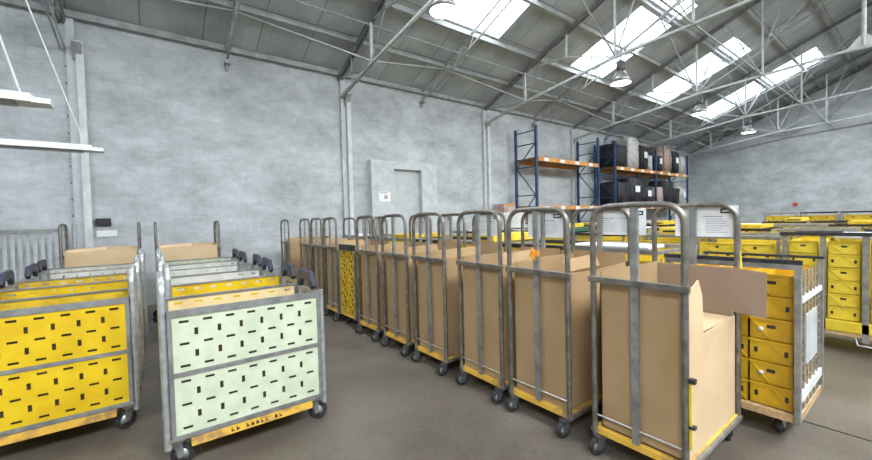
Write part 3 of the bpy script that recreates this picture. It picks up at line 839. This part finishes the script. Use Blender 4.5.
def low_cart(x, y, front, back, lab, rz=0, dy=0, **k):
    key = (front, back)
    c = copy_tree(specs[key]) if key in specs else make_low_cart(front, back, **k)
    specs.setdefault(key, c)
    c.location = (x, y, 0); c.rotation_euler.z = rz
    if x < -.5: c.location = (x + LW, y, 0); c.scale.x = -1
    tag(c, lab, 'cart', 'low panel carts stacked at the left')
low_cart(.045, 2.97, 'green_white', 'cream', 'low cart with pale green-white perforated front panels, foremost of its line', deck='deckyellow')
first_cart = specs[('green_white', 'cream')]
mk = MB(); random.seed(3)
for k in range(11):
    if k in (2, 8): continue
    xx = .36 + k * .032
    mk.box(xx, xx + .018, -.0055, -.004, .152, .158 + random.uniform(0, .02)); mk.box(xx, xx + .006, -.0055, -.004, .15, .18)
mk.build('stencil_lettering', M['slotdark'], first_cart)
low_cart(.10, 3.70, None, 'yellow', 'low yellow panel cart directly behind the pale green-white one', .0)
low_cart(.07, 4.43, None, 'white_plastic', 'low cart with off-white panels, third in the middle line', .01)
low_cart(.10, 5.18, None, None, 'bare grey low cart frame, fourth in the middle line', -.02)
low_cart(.08, 5.93, None, 'white_plastic', 'low cart with off-white back panel, fifth in the middle line', .02)
low_cart(.10, 6.70, None, 'green_white', 'low pale-panelled cart, last before the cardboard cages, middle line', 0)
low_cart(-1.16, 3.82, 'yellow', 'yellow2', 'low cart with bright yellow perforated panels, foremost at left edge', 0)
low_cart(-1.14, 4.55, None, 'yellow', 'second yellow panel cart of the left line, behind the foremost', 0)
low_cart(-1.16, 5.28, None, 'yellow2', 'third yellow panel cart of the left line', .01)
low_cart(-1.12, 6.02, None, None, 'bare grey low cart frame, fourth of the left line', -.01)
low_cart(-1.15, 6.80, None, 'white_plastic', 'low off-white cart, last before the wall in the left line', .01)

# tall cages with cardboard near the wall
for i, (xx, yy, l) in enumerate([(.08, 7.75, 'right one of two near the wall'), (-1.05, 7.75, 'left one of two near the wall')]):
    c = copy_tree(base); c.location = (xx, yy, 0)
    for ch in list(c.children):
        if ch.name.startswith(('yellow_strap', 'strap_buckle')): D.objects.remove(ch)
    tag(c, 'tall steel roll cage, ' + l, 'roll cage', 'tall roll cages by the left wall')
    cardbox(xx, yy, 'brown cardboard box in the tall cage, ' + l, 'cardboard boxes near the left wall', 'card2', (1.26, 1.26, 1.24, 1.27))

# ------------------------------------------------------------------ pallet racks
def make_frame(H=4.75):
    r = empty('rack_ladder')
    for yy in (8.45, 9.36): MB().box(-.04, .04, yy - .04, yy + .04, 0, H).build('upright', M['rackblue'], r)
    b = MB(); zs = [.3, 1.35, 2.35, 3.35, 4.15, 4.6]
    for z in zs: b.bar((0, 8.5, z), (0, 9.33, z), .03, .035)
    build_each(b, 'cross_bar', M['rackblue'], r)
    b = MB()
    for z0, z1 in [(.3, 1.35), (2.35, 1.35), (2.35, 3.35), (4.15, 3.35)]: b.bar((0, 8.5 if z0 < z1 else 9.33, min(z0, z1)), (0, 9.33 if z0 < z1 else 8.5, max(z0, z1)), .03, .03)
    b.build('diagonals', M['rackblue'], r)
    return r
rf = None
for i, (x, l) in enumerate([(10.8, 'left end of the near rack, standing clear'), (14.76, 'right end of the near rack'), (16.1, 'left end of the loaded rack'), (20.0, 'middle of the loaded rack'), (23.9, 'right end of the loaded rack')]):
    t = make_frame() if rf is None else copy_tree(rf)
    rf = t; t.location.x = x
    tag(t, 'blue rack upright frame at the ' + l, 'rack', 'blue rack frames')
def shelf(xa, xb, z, lab, cat='shelf'):
    r = empty('rack_shelf', (0, 0, 0))
    for yy in (8.42, 9.39): MB().box(xa + .055, xb - .055, yy - .025, yy + .025, z - .14, z).build('beam', M['orange'], r)
    MB().box(xa + .06, xb - .06, 8.45, 9.42, z - .03, z).build('shelf_board', M['shelfwood'], r)
    n = int((xb - xa) / .95)
    for k in range(n):
        xx = xa + .5 + k * .95
        MB().box(xx - .13, xx + .13, 8.39, 8.395, z - .13, z - .02).build('label_card', M['paper'], r)
    tag(r, lab, cat, 'orange rack shelves')
shelf(10.8, 14.76, 3.68, 'empty orange-beamed upper shelf of the near blue rack')
shelf(16.1, 20.0, 3.68, 'orange-beamed upper shelf, left bay of the loaded rack')
shelf(20.0, 23.9, 3.68, 'orange-beamed upper shelf, right bay of the loaded rack')
shelf(10.8, 14.76, 1.98, 'lower shelf of the near blue rack')
shelf(16.1, 20.0, 1.98, 'lower shelf, left bay of the loaded rack')
shelf(20.0, 23.9, 1.98, 'lower shelf, right bay of the loaded rack')

def blob(name, x, z, w, h, mat, lab, d=.85, y=8.55, lump=.05, card=False, cat='bundle'):
    bm = bmesh.new(); bmesh.ops.create_cube(bm, size=1)
    bmesh.ops.bevel(bm, geom=bm.edges[:], offset=.06, segments=2, affect='EDGES')
    bmesh.ops.subdivide_edges(bm, edges=bm.edges[:], cuts=1, use_grid_fill=True)
    for v in bm.verts:
        q = v.co.copy(); n = Vector((q.x, q.y, q.z)).normalized()
        k = lump * random.uniform(-1, 1)
        v.co = Vector((q.x * w, q.y * d, q.z * h)) + n * (k if q.z > -.35 else 0)
        v.co.z = max(v.co.z, -h / 2)
    for f in bm.faces: f.smooth = True
    me = D.meshes.new(name); bm.to_mesh(me); bm.free(); me.materials.append(M[mat])
    o = D.objects.new(name, me); COL.objects.link(o); o.location = (x, y + d / 2 - .08, z + h / 2)
    tag(o, lab, cat)
    if card:
        MB().box(-w * .22, w * .18, -d / 2 - lump - .03, -d / 2 - lump - .025, -.02, .26).build('white_label', M['paper'], o)
    return o
U = 3.682
blob('wrapped_pallet', 16.75, U, .95, 1.0, 'bagblack', 'black film-wrapped load at the left end of the upper shelf')
blob('wrapped_pallet', 17.85, U, 1.0, 1.38, 'wrap', 'tall grey-beige stretch-wrapped load on the upper shelf')
blob('wrapped_pallet', 18.88, U, .78, 1.15, 'bagblack', 'black wrapped load with white label, second black one on the upper shelf', card=True)
blob('wrapped_pallet', 19.55, U, .38, .75, 'wrap', 'narrow pale wrapped load near the middle upright, upper shelf')
blob('wrapped_pallet', 20.5, U, .62, .8, 'bagblack', 'narrow black load with white label right of the middle upright', card=True)
blob('wrapped_pallet', 21.42, U, .95, 1.38, 'pinkwrap', 'tall pinkish-brown wrapped load on the upper shelf')
blob('wrapped_pallet', 22.45, U, .82, 1.15, 'bagblack', 'black load with white label right of the pinkish one', card=True)
blob('wrapped_pallet', 23.35, U, .68, .95, 'wrap', 'grey wrapped load at the right end of the upper shelf')
Lz = 1.982
blob('wrapped_pallet', 16.8, Lz, 1.05, 1.05, 'bagblack', 'black wrapped load at the left end of the lower shelf')
blob('wrapped_pallet', 18.05, Lz, 1.1, 1.3, 'bagblack', 'tall black load with white label on the lower shelf', card=True)
blob('wrapped_pallet', 19.25, Lz, .9, .95, 'bagblack', 'black bag load beside the middle upright, lower shelf', card=True)
blob('wrapped_pallet', 20.6, Lz, .75, .95, 'pinkwrap', 'brown wrapped load in the middle of the lower shelf')
blob('wrapped_pallet', 21.6, Lz, .95, 1.3, 'bagblack', 'tall black load right of the brown one, lower shelf')
blob('wrapped_pallet', 22.55, Lz, .65, .95, 'bagblack', 'small black load on the lower shelf near its right end')
blob('wrapped_pallet', 23.35, Lz, .68, 1.0, 'wrap', 'pale load with white label at the right end of the lower shelf', card=True)
# left bay lower shelf of near rack: small orange box on white carton
o = MB().box(9.35, 10.45, 8.7, 9.4, 0, 1.75).build('white_cabinet', M['white_plastic'], None, .01)
tag(o, 'plain white cabinet left of the blue rack, orange carton on top', 'cabinet')
MB().box(9.37, 9.895, 8.68, 8.7, .05, 1.7).build('door', M['white_plastic'], o); MB().box(9.905, 10.43, 8.68, 8.7, .05, 1.7).build('door', M['white_plastic'], o)
o = MB().box(9.5, 10.05, 8.8, 9.3, 1.752, 2.05).build('small_carton', M['pinkwrap'], None, .01)
tag(o, 'small reddish-brown carton on the white cabinet', 'box')
MB().box(9.5, 10.05, 8.798, 8.8, 1.98, 2.05).build('carton_lid', M['orange'], o)

# ------------------------------------------------------------------ world, camera
W = D.worlds.new('overcast_sky'); SC.world = W; W.use_nodes = True
bg = W.node_tree.nodes['Background']; bg.inputs[0].default_value = (.75, .88, 1, 1); bg.inputs[1].default_value = 3.0

F_PX = 380; YAW = math.radians(37); PIT = .029; ROLL = .025
Fv = Vector((math.sin(YAW) * math.cos(PIT), math.cos(YAW) * math.cos(PIT), -math.sin(PIT)))
R0 = Vector((math.cos(YAW), -math.sin(YAW), 0)); U0 = R0.cross(Fv)
R = R0 * math.cos(ROLL) - U0 * math.sin(ROLL); U = R0 * math.sin(ROLL) + U0 * math.cos(ROLL)
cam = D.cameras.new('camera'); cam.lens = F_PX / 872 * 36; cam.sensor_width = 36; cam.clip_start = .05; cam.clip_end = 200
co = D.objects.new('camera', cam); COL.objects.link(co)
co.matrix_world = Matrix(((R.x, U.x, -Fv.x, 0), (R.y, U.y, -Fv.y, 0), (R.z, U.z, -Fv.z, 1.6), (0, 0, 0, 1)))
SC.camera = co
vs = SC.view_settings; vs.view_transform = 'Standard'; vs.look = 'None'; vs.gamma = 1; vs.use_curve_mapping = False; vs.exposure = -0.86
